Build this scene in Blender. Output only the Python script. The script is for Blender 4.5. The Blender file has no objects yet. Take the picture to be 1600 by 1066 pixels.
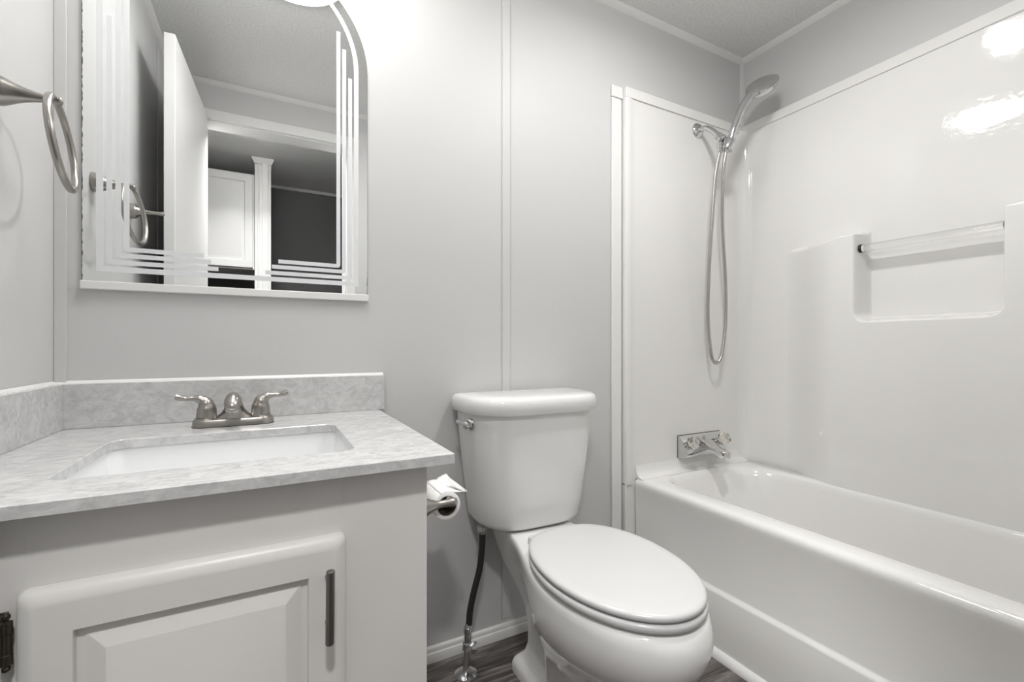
import bpy, bmesh, math, random
from mathutils import Vector, Matrix
from math import sin, cos, pi, sqrt, radians

random.seed(7)


def pw(v, e):
    """power of a value clipped at zero"""
    return max(0.0, v) ** e

S = bpy.context.scene
COL = S.collection

# ------------------------------------------------------------------ camera, light, exposure
cam_d = bpy.data.cameras.new('camera')
cam_d.sensor_width = 36.0
cam_d.lens = 36.0 * 711.0 / 1600.0
cam_d.shift_y = 8.0 / 1600.0
cam_d.clip_start = 0.01
cam = bpy.data.objects.new('camera', cam_d)
COL.objects.link(cam)
cam.location = (0.0, -1.26, 0.90)
cam.rotation_euler = (radians(90), 0, radians(-28))
S.camera = cam

w = bpy.data.worlds.new('world')
S.world = w
w.use_nodes = True
w.node_tree.nodes['Background'].inputs[0].default_value = (1.0, 1.0, 1.0, 1)
w.node_tree.nodes['Background'].inputs[1].default_value = 0.3

S.view_settings.view_transform = 'Standard'
S.view_settings.look = 'None'
S.view_settings.gamma = 1.0
S.view_settings.exposure = 0.0
S.view_settings.use_curve_mapping = False


def area_lamp(name, loc, size, power, rot=(0, 0, 0), color=(1, 1, 1), spread=180):
    d = bpy.data.lights.new(name, 'AREA')
    d.spread = radians(spread)
    d.shape = 'DISK'
    d.size = size
    d.energy = power
    d.color = color
    o = bpy.data.objects.new(name, d)
    o.location = loc
    o.rotation_euler = rot
    COL.objects.link(o)
    return o


def point_lamp(name, loc, r, power, color=(1, 1, 1)):
    d = bpy.data.lights.new(name, 'POINT')
    d.shadow_soft_size = r
    d.energy = power
    d.color = color
    o = bpy.data.objects.new(name, d)
    o.location = loc
    COL.objects.link(o)
    return o


# light given by the two ceiling lights of the bathroom and the one of the hall
BATH_GLOW, TUB_GLOW, HALL_GLOW = 34.0, 56.0, 16.0     # emission of the opal glass of the three ceiling lights
area_lamp('tub_lamp_light', (0.95, -0.63, 2.045), 0.10, 6.2, color=(1.0, 0.993, 0.983))
area_lamp('hall_lamp_light', (-0.05, -1.43, 2.062), 0.18, 29.0, rot=(radians(22), 0, 0), color=(1.0, 0.993, 0.983))

# ------------------------------------------------------------------ materials


def mat(name, col, rough=0.5, metal=0.0, spec=0.5, coat=0.0, bump=None, var=None, coat_rough=0.03):
    """col linear rgb; bump=(scale, strength, detail); var=(scale, amount)"""
    m = bpy.data.materials.new(name)
    m.use_nodes = True
    nt = m.node_tree
    b = nt.nodes['Principled BSDF']
    b.inputs['Base Color'].default_value = (*col, 1)
    b.inputs['Roughness'].default_value = rough
    b.inputs['Metallic'].default_value = metal
    b.inputs['Specular IOR Level'].default_value = spec
    b.inputs['Coat Weight'].default_value = coat
    b.inputs['Coat Roughness'].default_value = coat_rough
    tc = nt.nodes.new('ShaderNodeTexCoord')
    if var:
        n = nt.nodes.new('ShaderNodeTexNoise')
        n.inputs['Scale'].default_value = var[0]
        n.inputs['Detail'].default_value = 4
        nt.links.new(tc.outputs['Object'], n.inputs['Vector'])
        r = nt.nodes.new('ShaderNodeMix')
        r.data_type = 'RGBA'
        a = var[1]
        r.inputs['A'].default_value = (*[c * (1 - a) for c in col], 1)
        r.inputs['B'].default_value = (*[min(1, c * (1 + a)) for c in col], 1)
        nt.links.new(n.outputs['Fac'], r.inputs['Factor'])
        nt.links.new(r.outputs['Result'], b.inputs['Base Color'])
    if bump:
        n = nt.nodes.new('ShaderNodeTexNoise')
        n.inputs['Scale'].default_value = bump[0]
        n.inputs['Detail'].default_value = bump[2]
        nt.links.new(tc.outputs['Object'], n.inputs['Vector'])
        bp = nt.nodes.new('ShaderNodeBump')
        bp.inputs['Strength'].default_value = bump[1]
        bp.inputs['Distance'].default_value = bump[3] if len(bump) > 3 else 0.002
        nt.links.new(n.outputs['Fac'], bp.inputs['Height'])
        nt.links.new(bp.outputs['Normal'], b.inputs['Normal'])
    return m


M = {}
M['wall'] = mat('grey_wall_paint', (0.59, 0.587, 0.582), 0.50, spec=0.3, bump=(260, 0.06, 3), var=(3, 0.015))
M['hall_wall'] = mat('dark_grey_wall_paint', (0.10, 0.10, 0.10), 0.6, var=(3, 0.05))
M['ceiling'] = mat('popcorn_ceiling', (0.92, 0.905, 0.88), 0.9, bump=(150, 0.35, 4, 0.006), var=(165, 0.40))
M['trim'] = mat('white_trim_paint', (0.74, 0.735, 0.72), 0.35, bump=(60, 0.04, 3))
M['batten'] = mat('grey_batten_vinyl', (0.60, 0.596, 0.59), 0.50, spec=0.3, bump=(200, 0.04, 3))
M['door'] = mat('white_door_paint', (0.70, 0.695, 0.685), 0.4, bump=(90, 0.05, 3))
M['cabinet'] = mat('white_cabinet_paint', (0.72, 0.708, 0.69), 0.38, bump=(70, 0.05, 4), var=(6, 0.02))
M['porcelain'] = mat('white_vitreous_china', (0.78, 0.775, 0.765), 0.07, coat=0.3, var=(4, 0.01))
M['seat'] = mat('white_seat_enamel', (0.62, 0.62, 0.62), 0.22, var=(4, 0.01))
M['sink'] = mat('white_sink_china', (0.82, 0.825, 0.83), 0.10, coat=0.3, var=(4, 0.01))
M['gelcoat'] = mat('off_white_fibreglass_gelcoat', (0.78, 0.772, 0.75), 0.055, coat=0.2, bump=(34, 0.13, 3, 0.003), var=(3, 0.012))
M['chrome'] = mat('polished_chrome', (0.68, 0.68, 0.69), 0.06, 1.0, var=(20, 0.02))
M['chrome_dull'] = mat('satin_chrome_face', (0.70, 0.70, 0.70), 0.25, 1.0, var=(90, 0.06))
M['nickel'] = mat('brushed_nickel', (0.38, 0.36, 0.335), 0.31, 1.0, bump=(400, 0.05, 2, 0.0005), var=(40, 0.05))
M['dark_nickel'] = mat('dark_brushed_nickel', (0.22, 0.21, 0.20), 0.3, 1.0, var=(60, 0.08))
M['hinge'] = mat('aged_bronze_hinge', (0.10, 0.09, 0.075), 0.35, 1.0, var=(80, 0.2))
M['mirror'] = mat('silvered_glass', (0.90, 0.91, 0.91), 0.0, 1.0)
M['mirror_edge'] = mat('mirror_edge_wear', (0.06, 0.06, 0.06), 0.5, var=(60, 0.5))
M['etch'] = mat('etched_frosted_glass', (0.74, 0.75, 0.76), 0.55, spec=0.3, var=(80, 0.02))
M['paper'] = mat('white_tissue_paper', (0.85, 0.845, 0.83), 0.95, spec=0.1, bump=(180, 0.15, 3))
M['card'] = mat('brown_cardboard_core', (0.16, 0.13, 0.10), 0.9, var=(60, 0.1))
M['black_hose'] = mat('dark_braided_hose', (0.020, 0.019, 0.018), 0.42, bump=(500, 0.3, 2, 0.001))
M['rubber'] = mat('black_rubber', (0.012, 0.012, 0.012), 0.5, var=(60, 0.1))
M['hose'] = mat('metal_shower_hose', (0.52, 0.51, 0.48), 0.22, 1.0, var=(60, 0.05))
M['plastic'] = mat('white_vinyl_strip', (0.78, 0.775, 0.76), 0.3, var=(20, 0.02))


def glass_mat(name, col, rough, ior=1.49):
    m = bpy.data.materials.new(name)
    m.use_nodes = True
    b = m.node_tree.nodes['Principled BSDF']
    b.inputs['Base Color'].default_value = (*col, 1)
    b.inputs['Roughness'].default_value = rough
    b.inputs['IOR'].default_value = ior
    b.inputs['Transmission Weight'].default_value = 1.0
    return m


M['acrylic'] = glass_mat('clear_acrylic', (0.97, 0.97, 0.96), 0.02)
M['acrylic_knob'] = glass_mat('aged_clear_acrylic', (0.95, 0.91, 0.85), 0.06)


def lamp_mat(name, strength):
    m = bpy.data.materials.new(name)
    m.use_nodes = True
    b = m.node_tree.nodes['Principled BSDF']
    b.inputs['Base Color'].default_value = (0.9, 0.9, 0.9, 1)
    b.inputs['Emission Color'].default_value = (1, 0.993, 0.983, 1)
    b.inputs['Emission Strength'].default_value = strength
    return m


M['lamp_bath'] = lamp_mat('lit_opal_glass_bath', BATH_GLOW)
M['lamp_tub'] = lamp_mat('lit_opal_glass_tub', TUB_GLOW)
M['lamp_hall'] = lamp_mat('lit_opal_glass_hall', HALL_GLOW)


def stone_mat():
    m = bpy.data.materials.new('pale_grey_quartz')
    m.use_nodes = True
    nt = m.node_tree
    b = nt.nodes['Principled BSDF']
    b.inputs['Roughness'].default_value = 0.13
    tc = nt.nodes.new('ShaderNodeTexCoord')
    mp = nt.nodes.new('ShaderNodeMapping')
    mp.inputs['Rotation'].default_value = (0.3, 0.4, 0.5)
    mp.inputs['Scale'].default_value = (1.0, 1.6, 1.4)
    nt.links.new(tc.outputs['Object'], mp.inputs['Vector'])
    n1 = nt.nodes.new('ShaderNodeTexNoise')
    n1.inputs['Scale'].default_value = 32
    n1.inputs['Detail'].default_value = 9
    n1.inputs['Roughness'].default_value = 0.65
    n1.inputs['Distortion'].default_value = 1.2
    nt.links.new(mp.outputs[0], n1.inputs['Vector'])
    cr = nt.nodes.new('ShaderNodeValToRGB')
    e = cr.color_ramp.elements
    e[0].position = 0.30
    e[0].color = (0.44, 0.44, 0.438, 1)
    e[1].position = 0.68
    e[1].color = (0.645, 0.645, 0.643, 1)
    nt.links.new(n1.outputs['Fac'], cr.inputs[0])
    # fine pale veins
    n2 = nt.nodes.new('ShaderNodeTexNoise')
    n2.inputs['Scale'].default_value = 11
    n2.inputs['Detail'].default_value = 6
    n2.inputs['Distortion'].default_value = 2.0
    nt.links.new(mp.outputs[0], n2.inputs['Vector'])
    vr = nt.nodes.new('ShaderNodeValToRGB')
    ve = vr.color_ramp.elements
    ve[0].position = 0.47
    ve[0].color = (0, 0, 0, 1)
    ve[1].position = 0.53
    ve[1].color = (0, 0, 0, 1)
    x = ve.new(0.50)
    x.color = (1, 1, 1, 1)
    nt.links.new(n2.outputs['Fac'], vr.inputs[0])
    mx = nt.nodes.new('ShaderNodeMix')
    mx.data_type = 'RGBA'
    mx.inputs['B'].default_value = (0.74, 0.735, 0.72, 1)
    nt.links.new(cr.outputs[0], mx.inputs['A'])
    ml = nt.nodes.new('ShaderNodeMath')
    ml.operation = 'MULTIPLY'
    ml.inputs[1].default_value = 0.28
    nt.links.new(vr.outputs[0], ml.inputs[0])
    nt.links.new(ml.outputs[0], mx.inputs['Factor'])
    nt.links.new(mx.outputs['Result'], b.inputs['Base Color'])
    return m


M['stone'] = stone_mat()


def floor_mat():
    m = bpy.data.materials.new('dark_grey_wood_plank')
    m.use_nodes = True
    nt = m.node_tree
    b = nt.nodes['Principled BSDF']
    b.inputs['Roughness'].default_value = 0.42
    tc = nt.nodes.new('ShaderNodeTexCoord')
    mp = nt.nodes.new('ShaderNodeMapping')
    mp.inputs['Scale'].default_value = (2.2, 26, 1)
    nt.links.new(tc.outputs['Object'], mp.inputs['Vector'])
    n = nt.nodes.new('ShaderNodeTexNoise')
    n.inputs['Scale'].default_value = 2.2
    n.inputs['Detail'].default_value = 8
    n.inputs['Roughness'].default_value = 0.62
    n.inputs['Distortion'].default_value = 0.9
    nt.links.new(mp.outputs[0], n.inputs['Vector'])
    cr = nt.nodes.new('ShaderNodeValToRGB')
    e = cr.color_ramp.elements
    e[0].position = 0.30
    e[0].color = (0.022, 0.019, 0.018, 1)
    e[1].position = 0.72
    e[1].color = (0.30, 0.27, 0.255, 1)
    x = e.new(0.5)
    x.color = (0.115, 0.102, 0.096, 1)
    nt.links.new(n.outputs['Fac'], cr.inputs[0])
    br = nt.nodes.new('ShaderNodeTexBrick')
    br.inputs['Scale'].default_value = 1.0
    br.inputs['Brick Width'].default_value = 1.2
    br.inputs['Row Height'].default_value = 0.15
    br.inputs['Mortar Size'].default_value = 0.0015
    br.inputs['Color1'].default_value = (1, 1, 1, 1)
    br.inputs['Color2'].default_value = (0.75, 0.75, 0.75, 1)
    br.inputs['Mortar'].default_value = (0.2, 0.2, 0.2, 1)
    nt.links.new(tc.outputs['Object'], br.inputs['Vector'])
    mx = nt.nodes.new('ShaderNodeMix')
    mx.data_type = 'RGBA'
    mx.blend_type = 'MULTIPLY'
    mx.inputs['Factor'].default_value = 1.0
    nt.links.new(cr.outputs[0], mx.inputs['A'])
    nt.links.new(br.outputs['Color'], mx.inputs['B'])
    nt.links.new(mx.outputs['Result'], b.inputs['Base Color'])
    return m


M['floor'] = floor_mat()

# ------------------------------------------------------------------ mesh helpers


def add_loft(bm, rings, cap0=True, cap1=True, closed=True):
    vs = [[bm.verts.new(p) for p in r] for r in rings]
    n = len(rings[0])
    for a, b in zip(vs[:-1], vs[1:]):
        for i in range(n if closed else n - 1):
            j = (i + 1) % n
            bm.faces.new((a[i], a[j], b[j], b[i]))
    if cap0:
        bm.faces.new(list(reversed(vs[0])))
    if cap1:
        bm.faces.new(vs[-1])
    return vs


def loft(rings, **k):
    bm = bmesh.new()
    add_loft(bm, rings, **k)
    return bm


def add_box(bm, x0, x1, y0, y1, z0, z1):
    r = lambda z: [(x0, y0, z), (x1, y0, z), (x1, y1, z), (x0, y1, z)]
    add_loft(bm, [r(z0), r(z1)])
    return bm


def box(x0, x1, y0, y1, z0, z1):
    return add_box(bmesh.new(), x0, x1, y0, y1, z0, z1)


def frame_of(d):
    d = Vector(d).normalized()
    up = Vector((0, 0, 1)) if abs(d.z) < 0.9 else Vector((1, 0, 0))
    u = d.cross(up).normalized()
    v = u.cross(d).normalized()
    return d, u, v


def add_lathe(bm, o, d, prof, n=32):
    """prof: list of (r, h) along direction d from o"""
    d, u, v = frame_of(d)
    o = Vector(o)
    rings = []
    for r, h in prof:
        r = max(r, 1e-5)
        rings.append([o + d * h + (u * cos(2 * pi * i / n) + v * sin(2 * pi * i / n)) * r for i in range(n)])
    add_loft(bm, rings)
    return bm


def lathe(o, d, prof, n=32):
    return add_lathe(bmesh.new(), o, d, prof, n)


def spline(pts, sub=8):
    P = [Vector(p) for p in pts]
    P = [P[0] * 2 - P[1]] + P + [P[-1] * 2 - P[-2]]
    out = []
    for i in range(1, len(P) - 2):
        for k in range(sub):
            t = k / sub
            a, b, c, d = P[i - 1], P[i], P[i + 1], P[i + 2]
            out.append(0.5 * ((2 * b) + (-a + c) * t + (2 * a - 5 * b + 4 * c - d) * t * t + (-a + 3 * b - 3 * c + d) * t ** 3))
    out.append(P[-2])
    return out


def add_tube(bm, path, rad, n=16, closed=False, squash=None):
    """rad: number or list per point; squash=(su,sv) scales the section"""
    P = [Vector(p) for p in path]
    m = len(P)
    if not isinstance(rad, (list, tuple)):
        rad = [rad] * m
    T = []
    for i in range(m):
        if closed:
            t = P[(i + 1) % m] - P[i - 1]
        else:
            t = P[min(i + 1, m - 1)] - P[max(i - 1, 0)]
        T.append(t.normalized())
    _, u, v = frame_of(T[0])
    rings = []
    for i in range(m):
        u = (u - T[i] * u.dot(T[i])).normalized()
        v = T[i].cross(u)
        su, sv = squash if squash else (1, 1)
        rings.append([P[i] + (u * cos(2 * pi * k / n) * su + v * sin(2 * pi * k / n) * sv) * rad[i] for k in range(n)])
    if closed:
        vs = [[bm.verts.new(p) for p in r] for r in rings]
        for a in range(m):
            b = (a + 1) % m
            for i in range(n):
                j = (i + 1) % n
                bm.faces.new((vs[a][i], vs[a][j], vs[b][j], vs[b][i]))
    else:
        add_loft(bm, rings)
    return bm


def tube(path, rad, n=16, **k):
    return add_tube(bmesh.new(), path, rad, n, **k)


def lerp_list(vals, m):
    """stretch a list of values to m entries"""
    out = []
    for i in range(m):
        f = i / (m - 1) * (len(vals) - 1)
        a = min(int(f), len(vals) - 2)
        t = f - a
        t = t * t * (3 - 2 * t)
        out.append(vals[a] * (1 - t) + vals[a + 1] * t)
    return out


def rrect(x0, x1, y0, y1, r, n=8):
    """rounded rectangle, counterclockwise, 4*(n+1) points; r one radius or four (x1y1, x0y1, x0y0, x1y0)"""
    if not isinstance(r, (list, tuple)):
        r = (r,) * 4
    out = []
    for (cx, cy, sx, sy, a0, q) in ((x1, y1, -1, -1, 0, r[0]), (x0, y1, 1, -1, 90, r[1]), (x0, y0, 1, 1, 180, r[2]), (x1, y0, -1, 1, 270, r[3])):
        for k in range(n + 1):
            a = radians(a0 + 90 * k / n)
            out.append((cx + sx * q + cos(a) * q, cy + sy * q + sin(a) * q))
    return out


def prism(poly, axis, a, b):
    """poly of 2D points, extruded along axis ('x': poly is (y,z); 'y': (x,z); 'z': (x,y))"""
    def P(p, h):
        return {'x': (h, p[0], p[1]), 'y': (p[0], h, p[1]), 'z': (p[0], p[1], h)}[axis]
    return loft([[P(p, a) for p in poly], [P(p, b) for p in poly]])


ORIG = {}


def obj(name, bm, m, parent=None, smooth=True, ang=35, bevel=0, seg=3, sub=0, label=None):
    bmesh.ops.recalc_face_normals(bm, faces=bm.faces)
    me = bpy.data.meshes.new(name)
    if parent is None:
        xs = [v.co.copy() for v in bm.verts]
        lo = Vector((min(p.x for p in xs), min(p.y for p in xs), min(p.z for p in xs)))
        hi = Vector((max(p.x for p in xs), max(p.y for p in xs), max(p.z for p in xs)))
        L = Vector(((lo.x + hi.x) / 2, (lo.y + hi.y) / 2, lo.z))
    else:
        L = ORIG[parent.name]
    bmesh.ops.translate(bm, verts=bm.verts, vec=-L)
    bm.to_mesh(me)
    bm.free()
    if smooth:
        for p in me.polygons:
            p.use_smooth = True
        if not sub:
            me.set_sharp_from_angle(angle=radians(ang))
    me.materials.append(m)
    o = bpy.data.objects.new(name, me)
    COL.objects.link(o)
    if parent is None:
        o.location = L
    else:
        o.parent = parent
    ORIG[o.name] = L
    if bevel:
        b = o.modifiers.new('bevel', 'BEVEL')
        b.width = bevel
        b.segments = seg
        b.limit_method = 'ANGLE'
        b.angle_limit = radians(35)
        b.harden_normals = False
    if sub:
        s_ = o.modifiers.new('subsurf', 'SUBSURF')
        s_.levels = sub
        s_.render_levels = sub
    if label:
        o['label'] = label
    return o


def thing(name, label, cat, loc, group=None):
    o = bpy.data.objects.new(name, None)
    o.empty_display_size = 0.05
    COL.objects.link(o)
    o.location = loc
    ORIG[o.name] = Vector(loc)
    o['label'] = label
    o['category'] = cat
    if group:
        o['group'] = group
    return o


def tag(o, label, cat, group=None):
    o['label'] = label
    o['category'] = cat
    if group:
        o['group'] = group
    return o


def struct(name, bm, m, label=None, cat=None, **k):
    o = obj(name, bm, m, **k)
    o['kind'] = 'structure'
    if label:
        o['label'] = label
    if cat:
        o['category'] = cat
    return o


# ------------------------------------------------------------------ the room
XL, XR, YF, ZC = -0.39, 1.785, -1.25, 2.12
DX0, DX1, DZ = -0.275, 0.355, 1.948      # door opening
YH = -1.34                               # hall side of the door wall

struct('floor', box(-1.60, 2.20, -3.00, 0.08, -0.06, 0.0), M['floor'], 'dark grey wood plank floor', 'floor', smooth=False)
struct('ceiling', box(-1.60, 2.20, -3.00, 0.08, ZC, ZC + 0.06), M['ceiling'], 'white popcorn textured ceiling', 'ceiling', smooth=False)
struct('wall_back', box(XL - 0.08, XR + 0.08, 0.0, 0.08, 0, ZC), M['wall'], 'light grey wall with mirror and toilet', 'wall', smooth=False)
struct('wall_left', box(XL - 0.08, XL, YF, 0.0, 0, ZC), M['wall'], 'light grey side wall carrying the towel ring', 'wall', smooth=False)
struct('wall_right', box(XR, XR + 0.08, YF, 0.0, 0, ZC), M['wall'], 'grey wall above the long side of the tub surround', 'wall', smooth=False)
bm = bmesh.new()
poly = [(-1.60, 0), (DX0, 0), (DX0, DZ), (DX1, DZ), (DX1, 0), (2.20, 0), (2.20, ZC), (-1.60, ZC)]
bm.free()
struct('wall_front', prism(poly, 'y', YH, YF), M['wall'], 'grey wall with the doorway, seen in the mirror', 'wall', smooth=False)
# door casing (bathroom side) and jamb lining
bm = bmesh.new()
cw = 0.040
add_box(bm, XL + 0.01, DX0 + 0.006, YF, YF + 0.014, 0, DZ + cw)
add_box(bm, DX1 - 0.006, DX1 + cw, YF, YF + 0.014, 0, DZ + cw)
add_box(bm, DX0, DX1, YF, YF + 0.014, DZ - 0.006, DZ + cw)
add_box(bm, DX0, DX0 + 0.012, YH - 0.012, YF, 0, DZ)
add_box(bm, DX1 - 0.012, DX1, YH - 0.012, YF, 0, DZ)
add_box(bm, DX0, DX1, YH - 0.012, YF, DZ - 0.012, DZ)
struct('trim_1', bm, M['trim'], 'white painted casing around the doorway', 'trim', bevel=0.003)
# wall seams and corner strips
struct('trim_2', box(0.634, 0.662, -0.004, 0, 0.055, ZC - 0.012), M['batten'], 'grey seam batten on the wall above the toilet tank', 'trim', bevel=0.002)
bm = box(XL, XL + 0.0205, -0.0035, 0, 0.824, ZC - 0.012)
struct('trim_3', bm, M['batten'], 'grey corner strip beside the mirror', 'trim', bevel=0.0015)
bm = bmesh.new()
add_loft(bm, [[(XR, 0, z), (XR - 0.013, 0, z), (XR - 0.012, -0.004, z), (XR - 0.004, -0.012, z), (XR, -0.013, z)] for z in (1.825, ZC - 0.01)])
struct('trim_4', bm, M['batten'], 'grey corner strip above the tub surround', 'trim')
struct('trim_5', box(XL, XL + 0.004, -0.995, -0.967, 0, ZC - 0.012), M['batten'], 'grey seam batten on the wall behind the open door', 'trim', bevel=0.002)
# ceiling edge strips
bm = bmesh.new()
q = 0.018


def cove(bm, a, b, n):
    """small triangular cove between points a and b along the wall; n = direction into the room"""
    a, b, n = Vector(a), Vector(b), Vector(n)
    r = lambda p: [p, p + n * q, p + n * q * 0.8 + Vector((0, 0, -q * 0.35)), p + n * q * 0.3 + Vector((0, 0, -q * 0.8)), p + Vector((0, 0, -q))]
    add_loft(bm, [r(a), r(b)])


cove(bm, (XL, 0, ZC), (XR, 0, ZC), (0, -1, 0))
struct('trim_6', bm, M['trim'], 'white ceiling edge strip over the mirror wall', 'trim')
bm = bmesh.new()
cove(bm, (XR, 0, ZC), (XR, YF, ZC), (-1, 0, 0))
struct('trim_7', bm, M['trim'], 'white ceiling edge strip over the tub', 'trim')
bm = bmesh.new()
cove(bm, (XL, 0, ZC), (XL, YF, ZC), (1, 0, 0))
struct('trim_8', bm, M['trim'], 'white ceiling edge strip over the towel ring', 'trim')
bm = bmesh.new()
cove(bm, (XL, YF, ZC), (XR, YF, ZC), (0, 1, 0))
struct('trim_9', bm, M['trim'], 'white ceiling edge strip over the doorway', 'trim')
# baseboard
bm = prism([(0, 0), (-0.014, 0), (-0.014, 0.023), (-0.0125, 0.0255), (-0.009, 0.0270), (-0.009, 0.0335), (-0.0075, 0.0375), (-0.003, 0.0405), (0, 0.041)], 'x', 0.232, 1.135)
struct('baseboard_back', bm, M['trim'], 'white baseboard behind the toilet', 'baseboard')

# bathroom door, standing open against the left wall
hx, hy = -0.250, YF + 0.022
ex, ey = -0.280, -0.623
dv = Vector((ex - hx, ey - hy, 0)).normalized()
nv = Vector((-dv.y, dv.x, 0))            # towards the left wall
bm = bmesh.new()
L_ = (Vector((ex, ey, 0)) - Vector((hx, hy, 0))).length
for z in (0.012, 1.945):
    pass
a = Vector((hx, hy, 0))
rr = lambda z: [a + Vector((0, 0, z)), a + dv * L_ + Vector((0, 0, z)), a + dv * L_ + nv * 0.032 + Vector((0, 0, z)), a + nv * 0.032 + Vector((0, 0, z))]
add_loft(bm, [rr(0.012), rr(1.945)])
d1 = struct('door_1', bm, M['door'], 'white flush bathroom door standing open, seen in the mirror', 'door', bevel=0.002)
for nn, off in ((-nv, 0.0), (nv, 0.032)):
    kb = a + dv * (L_ - 0.06) + nv * off + Vector((0, 0, 0.94))
    k = obj('door_knob', lathe(kb, nn, [(0.028, 0), (0.028, 0.004), (0.010, 0.008), (0.010, 0.018), (0.024, 0.022), (0.026, 0.030), (0.018, 0.036), (0, 0.037)], 24), M['nickel'], d1)

# ------------------------------------------------------------------ the hall seen through the mirror
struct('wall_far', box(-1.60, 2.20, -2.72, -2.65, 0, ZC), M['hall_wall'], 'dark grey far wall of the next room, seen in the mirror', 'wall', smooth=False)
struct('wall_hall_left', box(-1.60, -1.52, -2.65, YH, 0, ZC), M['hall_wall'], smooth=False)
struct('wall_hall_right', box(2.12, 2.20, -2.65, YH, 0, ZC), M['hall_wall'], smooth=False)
bm = bmesh.new()
cove(bm, (-1.5, -2.65, ZC), (2.1, -2.65, ZC), (0, 1, 0))
struct('trim_10', bm, M['trim'], 'pale ceiling edge strip of the next room', 'trim')
bm = bmesh.new()
add_box(bm, -0.088, 0.006, -2.24, -2.13, 0, ZC)
add_box(bm, -0.072, -0.060, -2.13, -2.123, 0, ZC - 0.03)
add_box(bm, -0.046, -0.010, -2.13, -2.120, 0, ZC - 0.03)
add_loft(bm, [[(-0.092 - e, -2.245, z), (0.010 + e, -2.245, z), (0.010 + e, -2.123 + e, z), (-0.092 - e, -2.123 + e, z)] for z, e in ((ZC - 0.036, 0), (ZC - 0.026, 0.004), (ZC, 0.016))])
struct('trim_11', bm, M['trim'], 'white moulded post with a flared top in the hall', 'trim', bevel=0.002)
wc = thing('wall_cabinet', 'white wall cabinet in the hall, seen in the mirror', 'cabinet', (-0.40, -2.3, 1.39))
obj('body', box(-0.75, -0.090, -2.48, -2.15, 1.395, 2.015), M['door'], wc, bevel=0.002)


def panel_door(x0, x1, z0, z1, y0, y1, s, rings):
    """framed door; y0 back, y1 front; s=+1 if front faces +y; rings: (inset, depth below the front)"""
    out = []
    n = lambda i, y: [(x0 + i, y, z0 + i), (x1 - i, y, z0 + i), (x1 - i, y, z1 - i), (x0 + i, y, z1 - i)]
    out.append(n(0, y0))
    for i, d in rings:
        out.append(n(i, y1 - s * d))
    return loft(out)


for x0, x1 in ((-0.745, -0.42), (-0.415, -0.098)):
    obj('door', panel_door(x0, x1, 1.405, 2.005, -2.15, -2.132, 1, [(0, 0.003), (0.003, 0), (0.045, 0), (0.048, 0.005), (0.06, 0.005), (0.07, 0.002)]), M['door'], wc, bevel=0.001)

# ------------------------------------------------------------------ ceiling lights


def dome(name, label, x, y, r, drop, m):
    t = thing(name, label, 'light', (x, y, ZC))
    obj('rim', lathe((x, y, ZC), (0, 0, -1), [(r * 0.9, 0), (r, 0.004), (r, 0.022), (r * 0.955, 0.028), (r * 0.94, 0.022), (r * 0.9, 0.01)], 48), M['plastic'], t)
    prof = [(r * 0.935 * cos(k * pi / 2 / 10), 0.018 + (drop - 0.018) * sin(k * pi / 2 / 10)) for k in range(11)]
    obj('diffuser', lathe((x, y, ZC), (0, 0, -1), [(r * 0.93, 0.008)] + prof, 48), m, t)
    return t


dome('ceiling_light', 'round lit dome light on the ceiling above the vanity', 0.068, -0.348, 0.160, 0.064, M['lamp_bath'])
dome('ceiling_light', 'small round lit light on the ceiling by the tub', 0.95, -0.63, 0.078, 0.070, M['lamp_tub'])
dome('ceiling_light', 'round lit light on the hall ceiling outside the doorway', -0.05, -1.43, 0.080, 0.045, M['lamp_hall'])

# ------------------------------------------------------------------ mirror
MX, MH, MZ0, MZS, MA = -0.058, 0.288, 1.035, 1.622, 0.268
mir = thing('wall_mirror', 'frameless arched mirror with etched white lines above the sink', 'mirror', (MX, -0.004, MZ0))


def arch(h, a, z0, zs, n=40):
    """open outline from bottom left over the arch to bottom right"""
    pts = [(MX - h, z0), ]
    for k in range(n + 1):
        t = pi - pi * k / n
        pts.append((MX + h * cos(t), zs + a * sin(t)))
    pts.append((MX + h, z0))
    return pts


obj('glass', prism(arch(MH, MA, MZ0, MZS), 'y', -0.0045, -0.0005), M['mirror'], mir, smooth=False)
# etched lines: thin frosted inlays on the glass face
EY0, EY1 = -0.0044, -0.0050


def strip(bm, inner, outer):
    n = len(inner)
    vs = [[bm.verts.new((p[0], y, p[1])) for p in pl] for y in (EY0, EY1) for pl in (inner, outer)]
    for i in range(n - 1):
        bm.faces.new((vs[2][i], vs[2][i + 1], vs[3][i + 1], vs[3][i]))
        bm.faces.new((vs[0][i], vs[1][i], vs[1][i + 1], vs[0][i + 1]))
        bm.faces.new((vs[0][i], vs[0][i + 1], vs[2][i + 1], vs[2][i]))
        bm.faces.new((vs[1][i], vs[3][i], vs[3][i + 1], vs[1][i + 1]))
    for i in (0, n - 1):
        bm.faces.new((vs[0][i], vs[2][i], vs[3][i], vs[1][i]))


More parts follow.
